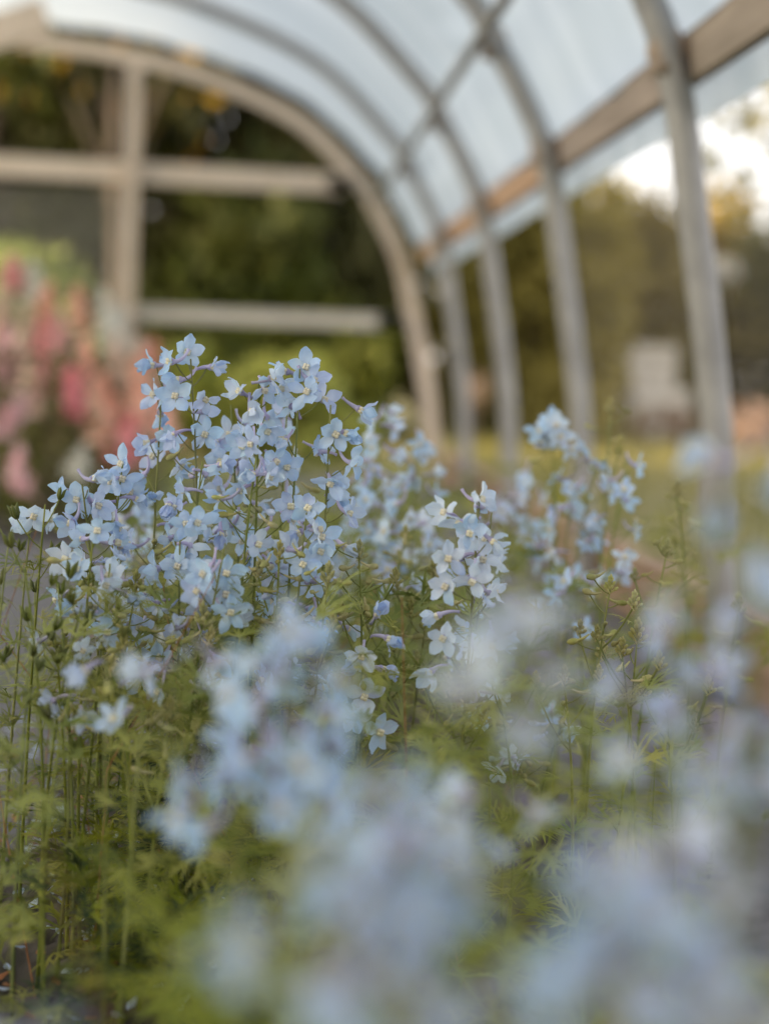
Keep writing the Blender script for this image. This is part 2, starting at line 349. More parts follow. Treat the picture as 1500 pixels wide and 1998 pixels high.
# ------------------------------------------------------------------ trees and shrubs behind the hoop house
def leaf_cloud(rr, n, size, fn):
    b = MB()
    for _ in range(n):
        c = fn(); q = Quaternion((rr.uniform(-1, 1), rr.uniform(-1, 1), rr.uniform(-1, 1), rr.uniform(-1, 1))).normalized()
        s = size * rr.uniform(.6, 1.4); X = q @ Vector((s, 0, 0)); Y = q @ Vector((0, s * .55, 0)); N = q @ Vector((0, 0, s * .15))
        k = len(b.v); b.v += [tuple(c - X), tuple(c + Y + N), tuple(c + X), tuple(c - Y + N)]
        b.f.append((k, k + 1, k + 2, k + 3)); b.m.append(0)
    return b
def make_tree(seed, h, r, n, size, base=.25, clumps=26):
    """trunk with limbs, and a crown of leaf clumps; returns the two builders"""
    rr = random.Random(seed); t = MB()
    top = Vector((rr.uniform(-.1, .1) * r, rr.uniform(-.1, .1) * r, h * .8))
    t.tube([Vector((0, 0, -.05)), top * .3 + Vector((.05 * r, 0, 0)), top * .65, top], lambda u: h * .022 * (1 - .8 * u), 8)
    cs = []
    for i in range(clumps):
        z = base * h + (h * (1 - base) * .95) * ((i + .5) / clumps); u = (z / h - base) / (1 - base)
        rad = r * math.sin(math.pi * min(1, .18 + .80 * u)) ** .6 * rr.uniform(.35, 1.0); a = i * 2.4 + rr.uniform(-.4, .4)
        c = Vector((math.cos(a) * rad, math.sin(a) * rad, z)); cs.append((c, r * rr.uniform(.24, .42)))
        s0 = top * max(.15, z / h * .75); t.tube([s0, s0.lerp(c, .55) + Vector((0, 0, .04 * h)), c], lambda u: h * .0055 * (1 - .8 * u), 5)
    def fn():
        c, cr = rr.choice(cs); d = Vector((rr.gauss(0, 1), rr.gauss(0, 1), rr.gauss(0, .8))).normalized() * cr * rr.random() ** .45
        return c + d
    return t, leaf_cloud(rr, n, size, fn)
TM = {}
def tree(name, label, cat, x, y, seed, h, r, n, size, lm, rz=0.0, group=None, base=.25, clumps=26, scale=1.0):
    key = (seed, h, r, n, lm)
    if key not in TM:
        t, c = make_tree(seed, h, r, n, size, base, clumps)
        TM[key] = (t.mesh('trunk', M['bark']), c.mesh('crown', M[lm], False))
    o = link(name, None); o.location = (x, y, -.03); o.rotation_euler.z = rz; o.scale = (scale,) * 3
    link('trunk', TM[key][0], o); link('crown', TM[key][1], o)
    return tag(o, label, cat, group)
G = 'dark trees beyond the end wall'
tree('broadleaf_tree', 'dark green tree seen through the end wall beside the upright post', 'tree', -2.2, 12.6, 1, 7.0, 2.3, 7000, .12, 'tree_dark', 0, G, .05)
tree('broadleaf_tree', 'dark tree behind the end wall between the header and the curved arch', 'tree', -.75, 13.2, 4, 6.0, 1.75, 12000, .11, 'tree_dark', 2.1, G, .0, 48)
tree('broadleaf_tree', 'dark tree behind the netted doorway with bright sky gaps in its crown', 'tree', -4.2, 14.5, 2, 6.5, 2.2, 3000, .12, 'tree_dark', 1.0, G, .05)
tree('broadleaf_tree', 'tree with a backlit glow painted gold into its leaves above the door header in the end wall', 'tree', -1.1, 11.3, 3, 3.6, 1.3, 170, .06, 'tree_backlit', 1.0, G, .62, 7)
tree('broadleaf_tree', 'farthest dark tree filling the gap behind the door header', 'tree', -2.5, 18.0, 1, 7.0, 2.3, 7000, .12, 'tree_dark', 4.0, G, .05, 26, .5)
tree('broadleaf_tree', 'dark tree close behind the right curve of the end arch', 'tree', .35, 15.5, 14, 4.6, 1.25, 9000, .10, 'tree_dark', .7, G, .0, 44)
tree('garden_bush', 'wide dark bush under the end rail beside the arch foot', 'bush', -.25, 12.6, 15, 1.5, 1.1, 3500, .07, 'tree_dark', .3, 'low bushes outside the end wall', .0, 24)
G = 'olive trees along the right boundary'
tree('hedge_tree', 'low olive-brown tree behind the far pipe posts next to the end arch', 'tree', 2.35, 15.0, 5, 2.3, 1.3, 4200, .085, 'tree_olive', 0, G, .0)
tree('hedge_tree', 'low olive-brown tree in the gap left of the pale stacked boxes', 'tree', 4.1, 18.5, 5, 2.3, 1.3, 4200, .085, 'tree_olive', 2.0, G, .0, 26, 1.1)
tree('hedge_tree', 'low olive-brown tree standing behind the pale stacked boxes', 'tree', 5.6, 21.5, 5, 2.3, 1.3, 4200, .085, 'tree_olive', 4.0, G, .0, 26, 1.3)
tree('hedge_tree', 'dark green tree right of the nearest pipe post', 'tree', 6.3, 19.0, 6, 2.5, 1.5, 4200, .085, 'tree_dark', 1.0, G, .0)
tree('hedge_tree', 'olive tree behind the middle pipe posts', 'tree', 3.4, 20.5, 5, 2.3, 1.3, 4200, .085, 'tree_olive', 3.2, G, .0, 26, 1.3)
tree('broadleaf_tree', 'tall thin-crowned tree spreading against the pale sky behind netting', 'tree', 5.6, 14.0, 9, 5.4, 2.4, 800, .11, 'tree_olive', .5, None, .40, 24)
G = 'low bushes outside the end wall'
tree('garden_bush', 'bright yellow-green bush below the end rail', 'bush', .15, 9.6, 11, .62, .45, 900, .05, 'leaf_lime', 0, G, .0, 14)
tree('garden_bush', 'dark green bush in the lower gap beside the upright end post', 'bush', -.55, 9.9, 12, .60, .5, 900, .05, 'leaf', 1.0, G, .0, 14)
tree('garden_bush', 'dull green bush seen through the door netting', 'bush', -1.55, 9.4, 13, 1.15, .6, 1000, .06, 'leaf', 2.0, G, .0, 14)

# pale stacked boxes, flowers and blossom on the lawn
def crate(name, label, x, y, z, w, d, h, rz):
    o = link(name, None); o.location = (x, y, z); o.rotation_euler.z = rz; tag(o, label, 'crate', 'pale boxes stacked on the lawn')
    n = 3
    for sy in (-1, 1):
        for i in range(n): plank('slat', (-w / 2, sy * d / 2, h * (i + .5) / n), (w / 2, sy * d / 2, h * (i + .5) / n), h / n - .012, .022, M['crate'], o)
    for sx in (-1, 1):
        for i in range(n): plank('slat', (sx * (w / 2 - .012), -d / 2 + .013, h * (i + .5) / n), (sx * (w / 2 - .012), d / 2 - .013, h * (i + .5) / n), h / n - .012, .022, M['crate'], o)
        for sy in (-1, 1):
            plank('corner_post', (sx * (w / 2 - .045), sy * (d / 2 - .035), 0), (sx * (w / 2 - .045), sy * (d / 2 - .035), h), .04, .04, M['crate'], o, (1, 0, 0))
    plank('lid', (-w / 2 + .02, 0, h - .02), (w / 2 - .02, 0, h - .02), d - .05, .02, M['crate'], o, (0, 1, 0)); return o
c0 = px(1262, 800, 16.0)
crate('wooden_crate', 'pale slatted crate at the bottom of the stack on the lawn', c0.x, c0.y, -.03, .62, .55, .52, .3)
crate('wooden_crate', 'smaller pale slatted crate on top of the stack', c0.x - .06, c0.y, .495, .48, .45, .42, .2)
c1 = px(1340, 600, 19)
tree('blossom_shrub', 'tall shrub with pale blossom showing either side of the nearest post', 'shrub', c1.x + .25, c1.y, 21, 2.0, .6, 1300, .08, 'cream', 0, None, .62, 12)
G = 'flower clumps on the lawn'
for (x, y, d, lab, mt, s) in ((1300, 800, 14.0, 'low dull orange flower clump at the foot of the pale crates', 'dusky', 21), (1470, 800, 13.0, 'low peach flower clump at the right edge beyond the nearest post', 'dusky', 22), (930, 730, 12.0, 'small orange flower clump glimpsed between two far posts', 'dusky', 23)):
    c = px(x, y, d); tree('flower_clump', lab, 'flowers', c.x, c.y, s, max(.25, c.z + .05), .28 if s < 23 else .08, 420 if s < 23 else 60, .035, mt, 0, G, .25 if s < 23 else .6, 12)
# lawn blades outside the right wall
rr = random.Random(3); b = MB()
for _ in range(9000):
    x = rr.uniform(1.0, 7.0); y = rr.uniform(3.0, 16.0); h = rr.uniform(.05, .13); a = rr.uniform(0, 6.3); k = len(b.v)
    dx, dy = math.cos(a) * .006, math.sin(a) * .006; lx, ly = rr.uniform(-.04, .04), rr.uniform(-.04, .04)
    b.v += [(x - dx, y - dy, -.035), (x + dx, y + dy, -.035), (x + lx, y + ly, h)]; b.f.append((k, k + 1, k + 2)); b.m.append(0)
g = link('grass', b.mesh('grass', M['leaf_grass'], False)); tag(g, 'mown yellow-green grass outside the right wall', 'grass', None, 'stuff')

# ------------------------------------------------------------------ snapdragons on the left
def floret():
    """pouch with two flared lips, opening along +X"""
    b = MB()
    b.quad_strip([[Vector((x, r * math.cos(a), r * .9 * math.sin(a))) for a in [j * math.pi / 3 for j in range(6)]] for x, r in ((0, .3), (.35, .42), (.8, .38))], True)
    for s in (1, -1):
        b.quad_strip([[Vector((.7, y * .8, s * .25)), Vector((1.05, y, s * (.55 + .12 * (1 - abs(y) * 2)))), Vector((.95, y * 1.1, s * .85))] for y in (-.6, -.2, .2, .6)])
    return b
FLO = floret()
def snapdragon(label, x, ytop, d, L, col, seed, group='snapdragon spikes in the left bed', tilt=0.0, fs=.022):
    rr = random.Random(seed); T = px(x, ytop, d); base = Vector((T.x + rr.uniform(-.05, .05) - tilt, T.y + rr.uniform(-.04, .04), 0))
    o = link('snapdragon', None); o.location = base; tag(o, label, 'flower', group); T = T - base
    c1 = Vector((0, 0, T.z * .6)); P = [Vector((0, 0, 0)).lerp(c1, t).lerp(c1.lerp(T, t), t) for t in [i / 10 for i in range(11)]]
    b = MB(); b.tube(P, lambda u: .004 * (1 - .6 * u), 5); link('stem', b.mesh('stem', M['stem']), o)
    f = MB(); n = int(L / .0072)
    ax = (P[-1] - P[-3]).normalized()
    for i in range(n):
        u = i / n; p = T - ax * L * (1 - u); s = fs * (1 - .62 * u ** 2.2) * rr.uniform(.55, 1.2); a = i * 2.4 + rr.uniform(-.5, .5); p = p + Vector((rr.uniform(-1, 1), rr.uniform(-1, 1), 0)) * .006
        f.add(FLO, Matrix.Translation(p) @ Matrix.Rotation(a, 4, 'Z') @ Matrix.Rotation(-.25 - .8 * u, 4, 'Y') @ Matrix.Scale(s, 4))
    link('flower_spike', f.mesh('flower_spike', M[col]), o)
    l = MB(); H = T.z - L
    for i in range(34):
        z = H * (i + .5) / 34; a = i * 2.4; ln = rr.uniform(.05, .085); w = .006; k = len(l.v)
        c = Vector((T.x * (z / T.z) ** 2, T.y * (z / T.z) ** 2, z)); dd = Vector((math.cos(a), math.sin(a), .6)).normalized(); sd_ = Vector((-math.sin(a), math.cos(a), 0)) * w
        m1 = c + dd * ln * .5; e = c + dd * ln + Vector((0, 0, -.012)); l.v += [tuple(c), tuple(m1 + sd_), tuple(e), tuple(m1 - sd_)]; l.f.append((k, k + 1, k + 2, k + 3)); l.m.append(0)
    link('leaves', l.mesh('leaves', M['leaf'], False), o)
SN = [
    ('soft pink snapdragon spike tilted at the left picture edge, upper of two', 55, 775, 4.95, .15, 'blush', .10),
    ('soft pink snapdragon spike at the left picture edge, lower of two', 34, 878, 4.9, .13, 'blush', 0),
    ('hot pink snapdragon spike rising in the middle of the left bed', 82, 620, 5.4, .26, 'rose', -.02),
    ('bright coral snapdragon spike beside the white one', 150, 560, 5.8, .15, 'coral', 0),
    ('white snapdragon spike next to the upright end post', 200, 560, 5.7, .26, 'cream', -.02),
    ('red-pink snapdragon spike at top of the left bed', 22, 505, 6.2, .12, 'rose', 0),
    ('white snapdragon spike beside the topmost red-pink one', 62, 515, 6.2, .14, 'cream', 0),
    ('peach snapdragon spike at the far left edge', 8, 560, 5.9, .22, 'peach', 0),
    ('peach snapdragon spike below the red-pink top spike', 55, 590, 5.6, .26, 'peach', 0),
    ('coral snapdragon spike above the hot pink one', 95, 555, 6.0, .16, 'coral', 0),
    ('pale pink snapdragon spike below the white spike', 225, 660, 5.3, .18, 'peach', 0),
    ('coral snapdragon spike under the bright coral one', 165, 660, 5.3, .20, 'coral', 0),
    ('coral snapdragon spike just left of the sharp blue flowers', 262, 700, 5.05, .22, 'coral', -.03),
    ('coral snapdragon spike in front of the upright end post', 300, 668, 5.4, .12, 'coral', 0),
    ('dusky rose snapdragon spike low beside the sharp blue flowers', 255, 815, 5.0, .14, 'rose', 0),
    ('dusky coral snapdragon spike in the middle of the left bed', 200, 730, 5.15, .2, 'coral', 0),
    ('red snapdragon spike under the hot pink one', 135, 715, 5.2, .16, 'rose', 0),
    ('cream snapdragon spike low in the left bed', 160, 885, 4.95, .08, 'cream', 0),
    ('peach snapdragon spike low at the left edge of the bed', 60, 700, 5.2, .18, 'peach', 0),
    ('faded coral snapdragon spike behind the blue cluster', 310, 770, 5.1, .16, 'coral', 0),
    ('salmon pink snapdragon spike at the left picture edge', 12, 640, 5.4, .2, 'pink', 0),
    ('pale cream snapdragon spike right of the white one', 235, 600, 5.9, .16, 'cream', 0),
    ('tall peach snapdragon spike left of the blue cluster top', 285, 720, 5.3, .24, 'peach', 0),
    ('coral snapdragon spike tucked behind the peach one by the cluster', 240, 745, 5.5, .26, 'coral', 0),
    ('salmon snapdragon spike right of the red one', 178, 760, 5.0, .2, 'coral', 0),
    ('pale peach snapdragon spike between red and salmon spikes', 152, 700, 5.6, .26, 'peach', 0),
    ('pale pink snapdragon spike behind the hot pink one', 112, 610, 5.9, .24, 'pink', 0),
    ('pink snapdragon spike above the tilted soft pink one', 28, 690, 5.5, .24, 'pink', 0),
    ('peach snapdragon spike at the foot of the upright end post', 270, 660, 5.8, .2, 'peach', 0),
]
for i, (lab, x, y, d, L, c, tl) in enumerate(SN): snapdragon(lab, x, y, d, L, c, 100 + i, tilt=tl, fs=.042)
rr = random.Random(5)
b = leaf_cloud(rr, 4200, .03, lambda: Vector((rr.uniform(-2.1, -.42), rr.uniform(4.95, 7.6), .55 * rr.random() ** 1.2)))
o = link('foliage', b.mesh('foliage', M['leaf_tan'], False)); tag(o, 'brownish green leafy growth under the snapdragon spikes', 'foliage', None, 'stuff')

# ------------------------------------------------------------------ delphinium pieces (local +Z is the face of the flower)
def sepal_mb(kind):
    """one sepal, growing along +Y, facing +Z, claw at the origin"""
    L, w, curl, tip, fold, twist = ((.0155, .0058, .20, .0, 1.0, .0), (.0165, .0050, -.35, .0, -1.2, .3), (.0140, .0062, .55, .0, 1.4, .0),
                                    (.0150, .0053, -.10, .0, 2.2, -.5), (.0135, .0056, .85, .0, 1.8, .4), (.0160, .0055, .05, .0, -.6, .6))[kind]
    b = MB(); rows = []; rr = random.Random(kind + 60)
    for i in range(7):
        t = i / 6; hw = w * (.28, .62, .92, 1.0, .92, .66, .12)[i] * rr.uniform(.93, 1.07); y = .0020 + L * t
        z = curl * L * t * t + .0007 * math.sin(t * 8 + kind * 1.3); ca, sa = math.cos(twist * t), math.sin(twist * t)
        row = []
        for x in (-1, -.5, 0, .5, 1):
            zz = .0013 * fold * x * x + .0005 * rr.uniform(-1, 1) * abs(x); row.append(Vector((hw * x * ca - zz * sa, y + .0006 * rr.uniform(-1, 1) * abs(x), z + zz * ca + hw * x * sa)))
        rows.append(row)
    b.quad_strip(rows); return b
def spur_mb(bend):
    b = MB(); P = []
    for i in range(7):
        t = i / 6; P.append(Vector((0, .012 * bend * t * t, -.001 - .0185 * t + .003 * abs(bend) * t ** 3)))
    b.tube(P, lambda u: .0024 * (1 - .62 * u) + (.0007 if u > .95 else 0), 7)
    b.quad_strip([[Vector((r * math.cos(a), r * math.sin(a), z)) for a in [j * math.pi / 4 for j in range(8)]] for r, z in ((.0015, -.004), (.0034, -.001), (.0036, .0008), (.001, .0014))], True)
    return b
def bee_mb():
    b = MB()
    for j in range(4):
        a = j * math.pi / 2 + .5; c = Vector((math.cos(a) * .0019, math.sin(a) * .0019, .0022))
        b.quad_strip([[c + Vector((r * math.cos(q), r * math.sin(q), z)) for q in [k * math.pi / 3 for k in range(6)]] for r, z in ((.0014, -.002), (.0021, .0006), (.0013, .0026), (.0002, .003))], True)
    return b
SEP = [sepal_mb(i) for i in range(6)]; SPURS = [spur_mb(1.0), spur_mb(-.5), spur_mb(.2)]; BEE = bee_mb()
PET = ['petal_blue', 'petal_lilac', 'petal_pale']
SEP_ME = {(i, p): SEP[i].mesh('sepal', M[p]) for i in range(6) for p in PET}
SPUR_ME = [s.mesh('flower', M['spur']) for s in SPURS]; BEE_ME = BEE.mesh('eye', M['bee'])
def sepal_mats(rr, openness):
    out = []
    for j in range(5):
        a = j * 2 * math.pi / 5 + rr.uniform(-.12, .12)
        out.append(Matrix.Rotation(a, 4, 'Z') @ Matrix.Rotation(openness + rr.uniform(-.16, .16), 4, 'X') @ Matrix.Rotation(rr.uniform(-.2, .2), 4, 'Y') @ Matrix.Scale(rr.uniform(.9, 1.1), 4))
    return out
SIMPLE = []
rs = random.Random(11)
for v in range(9):
    b = MB(); main = v % 3
    b.add(SPURS[v % 3], Matrix(), 1); b.add(BEE, Matrix(), 2)
    for Mx in sepal_mats(rs, (.1, .35, .75)[v // 3]): b.add(SEP[rs.randrange(6)], Mx, 0)
    SIMPLE.append(b.mesh('flower', [M[PET[main]], M['spur'], M['bee']]))
def bud_mb():
    b = MB(); b.quad_strip([[Vector((r * math.cos(a), r * math.sin(a), z)) for a in [j * math.pi / 3 for j in range(6)]] for r, z in ((.0006, -.004), (.0022, -.002), (.0030, .0015), (.0022, .0050), (.0004, .0066))], True)
    b.tube([(0, 0, -.002), (0, .001, -.007), (0, .004, -.013)], lambda u: .0017 * (1 - .6 * u), 5); return b
def pod_mb():
    b = MB()
    for j in range(3):
        a = j * 2.094; d = Vector((math.cos(a), math.sin(a), 0))
        b.tube([d * .001, d * .0035 + Vector((0, 0, .006)), d * .0042 + Vector((0, 0, .012)), d * .0065 + Vector((0, 0, .017))], lambda u: (.0012, .0026, .0022, .0003)[min(3, int(u * 3.01))], 5)
    return b
BUD = bud_mb(); BUDS = [BUD.mesh('bud', M['bud']), BUD.mesh('bud', M['petal_lilac'])]
rb = random.Random(4); tuft = MB()
for i in range(12):
    a = i * 2.4; u = i / 12; tuft.add(BUD, Matrix.Translation((math.cos(a) * .005 * (1 - u), math.sin(a) * .005 * (1 - u), .014 * u)) @ Matrix.Rotation(a, 4, 'Z') @ Matrix.Rotation(.9 - .8 * u, 4, 'Y') @ Matrix.Scale(.62 - .2 * u, 4))
TUFT = tuft.mesh('bud_cluster', M['bud']); POD = pod_mb().mesh('seed_pod', M['pod'])
def leaf_mb(seed, seg=3, lobes=5):
    """ferny leaf: lobes split into narrow strips, stalk at origin, blade along +Y"""
    rr = random.Random(seed); b = MB()
    def strip(p0, ang, ln, w, droop):
        d = Vector((math.sin(ang), math.cos(ang), 0)); sidev = Vector((math.cos(ang), -math.sin(ang), 0)); rows = []
        for i in range(seg + 1):
            t = i / seg; c = p0 + d * ln * t + Vector((0, 0, -droop * t * t)); hw = w * (1 - t) ** .6 * (.55 + .9 * t) if t < 1 else .00015
            rows.append([c - sidev * hw, c + sidev * hw])
        b.quad_strip(rows); return p0 + d * ln * .5 + Vector((0, 0, -droop * .25))
    o0 = Vector((0, .018, .004)); b.quad_strip([[Vector((-.0006, 0, 0)), Vector((.0006, 0, 0))], [o0 - Vector((.0006, 0, 0)), o0 + Vector((.0006, 0, 0))]])
    for i in range(lobes):
        a = (i - (lobes - 1) / 2) * (2.5 / lobes) + rr.uniform(-.12, .12); ln = .040 * rr.uniform(.75, 1.15) * (1 - .25 * abs(a))
        mid = strip(o0, a, ln, .0021, rr.uniform(.002, .012))
        for s in (-1, 1):
            mid2 = strip(o0.lerp(mid, rr.uniform(.6, 1.1)), a + s * rr.uniform(.35, .65), ln * rr.uniform(.4, .62), .0016, rr.uniform(.001, .009))
    return b
LEAF = [leaf_mb(i) for i in range(4)]
LEAF_ME = [l.mesh('leaf', M['leaf']) for l in LEAF] + [l.mesh('leaf', M['leaf_lime']) for l in LEAF]
LEAF_LO = [leaf_mb(30 + i, 2, 5) for i in range(4)]

def aim(dirv, roll=0.0):
    """rotation that turns local +Z to dirv, local +Y kept upward"""
    z = dirv.normalized(); y = UP - z * UP.dot(z); y = y.normalized() if y.length > 1e-3 else Vector((0, 1, 0)); x = y.cross(z)
    return Matrix((x, y, z)).transposed().to_4x4() @ Matrix.Rotation(roll, 4, 'Z')
def put_flower(root, p, d, rr, hero, size=1.0, tone=None, openness=None, roll=None):
    roll = rr.uniform(-.3, .3) if roll is None else roll
    Mx = Matrix.Translation(p) @ aim(d, roll) @ Matrix.Scale(size, 4)
    tone = rr.choice(('petal_blue', 'petal_blue', 'petal_lilac', 'petal_pale')) if tone is None else tone
    if not hero:
        v = PET.index(tone) + 3 * rr.choice((0, 0, 1, 1, 2)); link('flower', SIMPLE[v], root, Mx); return
    f = link('flower', rr.choice(SPUR_ME), root, Mx); link('eye', BEE_ME, f)
    op = rr.choice((-.25, .05, .15, .3, .5, .8, 1.1)) if openness is None else openness; size *= .86
    sm = sepal_mats(rr, op)
    if openness is None and rr.random() < .2: sm.pop(rr.randrange(5))
    for S_ in sm: link('sepal', SEP_ME[(rr.choice((0, 0, 1, 2, 3, 4, 5)), tone if rr.random() < .92 else rr.choice(PET))], f, S_)
CAMR = ROT @ Vector((1, 0, 0)); CAMF = ROT @ Vector((0, 0, 1))        # image right, and from scene towards the lens
NST = [0]
def stalk(label, x, y, d, L=.15, n=9, hero=False, fl=(), kind='bloom', group=None, lean=0.0, leaves=5, tone=None, size=1.0, buds=4, fan=1.0):
    NST[0] += 1; rr = random.Random(1000 + NST[0])
    T = px(x, y, d); base = Vector((T.x - lean + rr.uniform(-.03, .03), T.y + rr.uniform(-.03, .03), 0.0))
    if T.z < .08: T.z = .08
    root = link('delphinium', None); root.location = base; T = T - base
    tag(root, label, 'flower', group or 'delphinium stalks in the bed')
    if hero: fan *= .78; L *= 1.25
    c1 = Vector((rr.uniform(-.015, .015), rr.uniform(-.015, .015), T.z * .55)); N = 14
    P = [Vector((0, 0, 0)).lerp(c1, i / N).lerp(c1.lerp(T, i / N), i / N) for i in range(N + 1)]
    def at(h):   # point on the stem h metres below its tip
        u = max(0.0, 1 - h / T.length) * N; i = min(N - 1, int(u)); return P[i].lerp(P[i + 1], u - i)
    sb = MB(); sb.tube(P, lambda u: .0021 * (1 - .62 * u), 6, 0)
    def pedicel(p, q, r=.0007):
        mid = p.lerp(q, .5) + Vector((0, 0, -.12 * (q - p).length)); sb.tube([p, p.lerp(mid, .6) , mid.lerp(q, .35), q], r, 4, 0, False)
    a = rr.uniform(0, 6.3)
    if kind == 'bloom':
        n = max(1, round(n * 1.25)) if hero else n; buds = buds + 4 if hero else buds
        for i in range(n):
            u = (i + rr.uniform(.1, .9)) / n; h = L * u; a += 2.4 + rr.uniform(-.3, .3); s = at(min(T.length * .97, h + .018)); reach = (.014 + .030 * u) * rr.uniform(.8, 1.25) * fan
            out = Vector((math.cos(a), math.sin(a), rr.uniform(.1, .5))); q = s + Vector((out.x * reach, out.y * reach, .012 + .016 * u))
            dv = Vector((out.x, out.y, rr.uniform(-.9, .35))) + CAMF * .4 * rr.random(); back = dv.normalized() * .003
            pedicel(s, q - back); put_flower(root, q, dv, rr, hero, size * rr.uniform(.85, 1.08), tone)
        for i in range(buds):
            h = L * rr.uniform(.35, 1.25); a += 2.4; s = at(min(T.length * .95, h + .01)); out = Vector((math.cos(a), math.sin(a), rr.uniform(.2, .9)))
            q = s + out * rr.uniform(.015, .035); pedicel(s, q); link('bud', BUDS[0 if rr.random() < .8 else 1], root, Matrix.Translation(q) @ aim(Vector((out.x, out.y, rr.uniform(-.5, .3)))) @ Matrix.Scale(rr.uniform(.8, 1.25), 4))
        for (fx, fy, yaw, pit, op, tn) in fl:
            q = px(fx, fy, d + rr.uniform(-.02, .02)) - base
            dv = CAMF * math.cos(math.radians(yaw)) + CAMR * math.sin(math.radians(yaw)) + UP * math.sin(math.radians(pit))
            s = at(max(.004, T.z - q.z + .022)); pedicel(s, q - dv.normalized() * .003); put_flower(root, q, dv, rr, hero, size * rr.uniform(.97, 1.06), tn, op, rr.uniform(-.25, .25))
    elif kind == 'bud':
        link('bud_cluster', TUFT, root, Matrix.Translation(T) @ Matrix.Scale(rr.uniform(.9, 1.3), 4))
        for i in range(n):
            h = L * (i + rr.uniform(.2, .8)) / n; a += 2.4; s = at(h); out = Vector((math.cos(a), math.sin(a), rr.uniform(.2, .8)))
            q = s + out * rr.uniform(.008, .026); pedicel(s, q); link('bud', BUDS[0], root, Matrix.Translation(q) @ aim(Vector((out.x, out.y, rr.uniform(-.5, .5)))) @ Matrix.Scale(rr.uniform(.7, 1.2), 4))
        for i in range(2):
            s = at(L * (.9 + .5 * i)); a += 2.6; q = s + Vector((math.cos(a) * .03, math.sin(a) * .03, .045)); pedicel(s, q, .0011); link('bud_cluster', TUFT, root, Matrix.Translation(q) @ Matrix.Rotation(rr.uniform(-.4, .4), 4, 'X') @ Matrix.Scale(rr.uniform(.8, 1.1), 4))
    else:
        for i in range(n):
            h = L * (i + rr.uniform(.1, .9)) / n; a += 2.4; s = at(h); out = Vector((math.cos(a), math.sin(a), rr.uniform(.9, 1.8))).normalized()
            q = s + out * rr.uniform(.012, .035); pedicel(s, q)
            link('seed_pod', POD, root, Matrix.Translation(q) @ aim(out + UP) @ Matrix.Scale(rr.uniform(.6, .95), 4))
    for i in range(leaves):
        h = L * .9 + (T.z - L) * (i + rr.uniform(.1, .9)) / leaves; a += 2.4; s = at(min(h, T.length * .97)); sc = .55 + 1.0 * min(1, (h - L * .8) / .3)
        link('leaf', rr.choice(LEAF_ME), root, Matrix.Translation(s) @ Matrix.Rotation(a, 4, 'Z') @ Matrix.Rotation(rr.uniform(.1, .8), 4, 'X') @ Matrix.Scale(sc * rr.uniform(.8, 1.2), 4))
    link('stem', sb.mesh('stem', M['stem']), root)
    return root

B_, L_, W_ = 'petal_blue', 'petal_lilac', 'petal_pale'
# --- the sharp cluster
stalk('sharp blue delphinium with two long-spurred flowers at its tip beside coral blooms', 372, 700, 1.52, .20, 9, True, [(365, 688, 10, 10, .2, B_), (411, 716, 80, -5, .7, L_), (343, 773, -10, 5, .15, B_), (335, 705, -60, 0, .4, B_), (400, 848, 5, 0, .1, B_)])
stalk('sharp blue delphinium on the left flank of the cluster', 318, 735, 1.56, .22, 9, True, [(332, 857, -5, 0, .1, B_), (300, 712, -50, 0, .9, B_), (302, 770, -40, 0, .5, L_), (300, 890, -20, 0, .3, L_)])
stalk('sharp delphinium with white-edged flowers seen from the side at the cluster top', 505, 745, 1.50, .17, 8, True, [(528, 738, 75, 20, .5, W_), (470, 765, -50, 25, .6, W_), (490, 800, 20, -20, .7, W_), (545, 760, 50, 10, .6, W_), (520, 840, 30, -30, .4, B_)])
stalk('sharp blue delphinium topped by one open star-shaped flower', 585, 720, 1.50, .20, 8, True, [(597, 716, 5, 0, .02, B_), (600, 765, -10, 10, .2, B_), (560, 725, -80, 10, .7, B_), (630, 780, 40, 0, .4, L_), (560, 912, 0, 0, .1, B_)])
stalk('sharp blue delphinium with a nodding spurred bud on the right flank', 645, 790, 1.48, .22, 8, True, [(700, 798, 70, -30, 1.1, B_), (655, 848, 5, 0, .05, B_), (657, 952, 0, 0, .05, B_), (686, 903, 60, -10, .4, B_), (628, 1048, 0, 5, .05, B_), (678, 1000, 55, -15, .3, L_), (602, 991, -10, 0, .3, B_)])
stalk('straight thick-stemmed blue delphinium in the middle of the sharp cluster', 506, 850, 1.47, .12, 4, True, [(495, 925, -30, -20, .8, W_), (525, 930, 30, -20, .8, W_), (475, 870, -20, 0, .3, B_)], buds=9)
stalk('blue delphinium behind the thick-stemmed one in the sharp cluster', 450, 790, 1.58, .2, 10, True, [(448, 848, 0, 0, .1, W_), (430, 900, 0, 0, .2, B_)])
stalk('blue delphinium behind the star-topped stalk', 560, 800, 1.60, .2, 10, True)
stalk('blue delphinium low in front of the sharp cluster with a cream-eyed pair', 440, 1060, 1.40, .13, 5, True, [(442, 1119, 5, 0, .05, B_), (442, 1160, 0, 0, .05, B_), (450, 1195, 10, 0, .2, B_), (400, 1120, -30, 0, .4, B_)])
stalk('blue delphinium with a lone facing flower low in the left half of the cluster', 352, 1000, 1.45, .16, 6, True, [(347, 1105, 0, 0, .05, B_), (385, 1020, 10, 0, .3, B_)], buds=8)
stalk('lilac-budded blue delphinium between the left flank and the thick stem', 395, 900, 1.50, .18, 8, True, [(330, 985, -10, -40, 1.2, L_), (362, 1050, 20, -50, 1.2, L_), (430, 1040, 10, -60, 1.2, L_)], buds=8)
stalk('short blue delphinium filling the left shoulder of the cluster', 240, 900, 1.52, .16, 8, True, [(237, 905, -10, 0, .3, B_), (255, 960, 0, 0, .2, B_), (240, 935, -5, 5, .15, B_)])
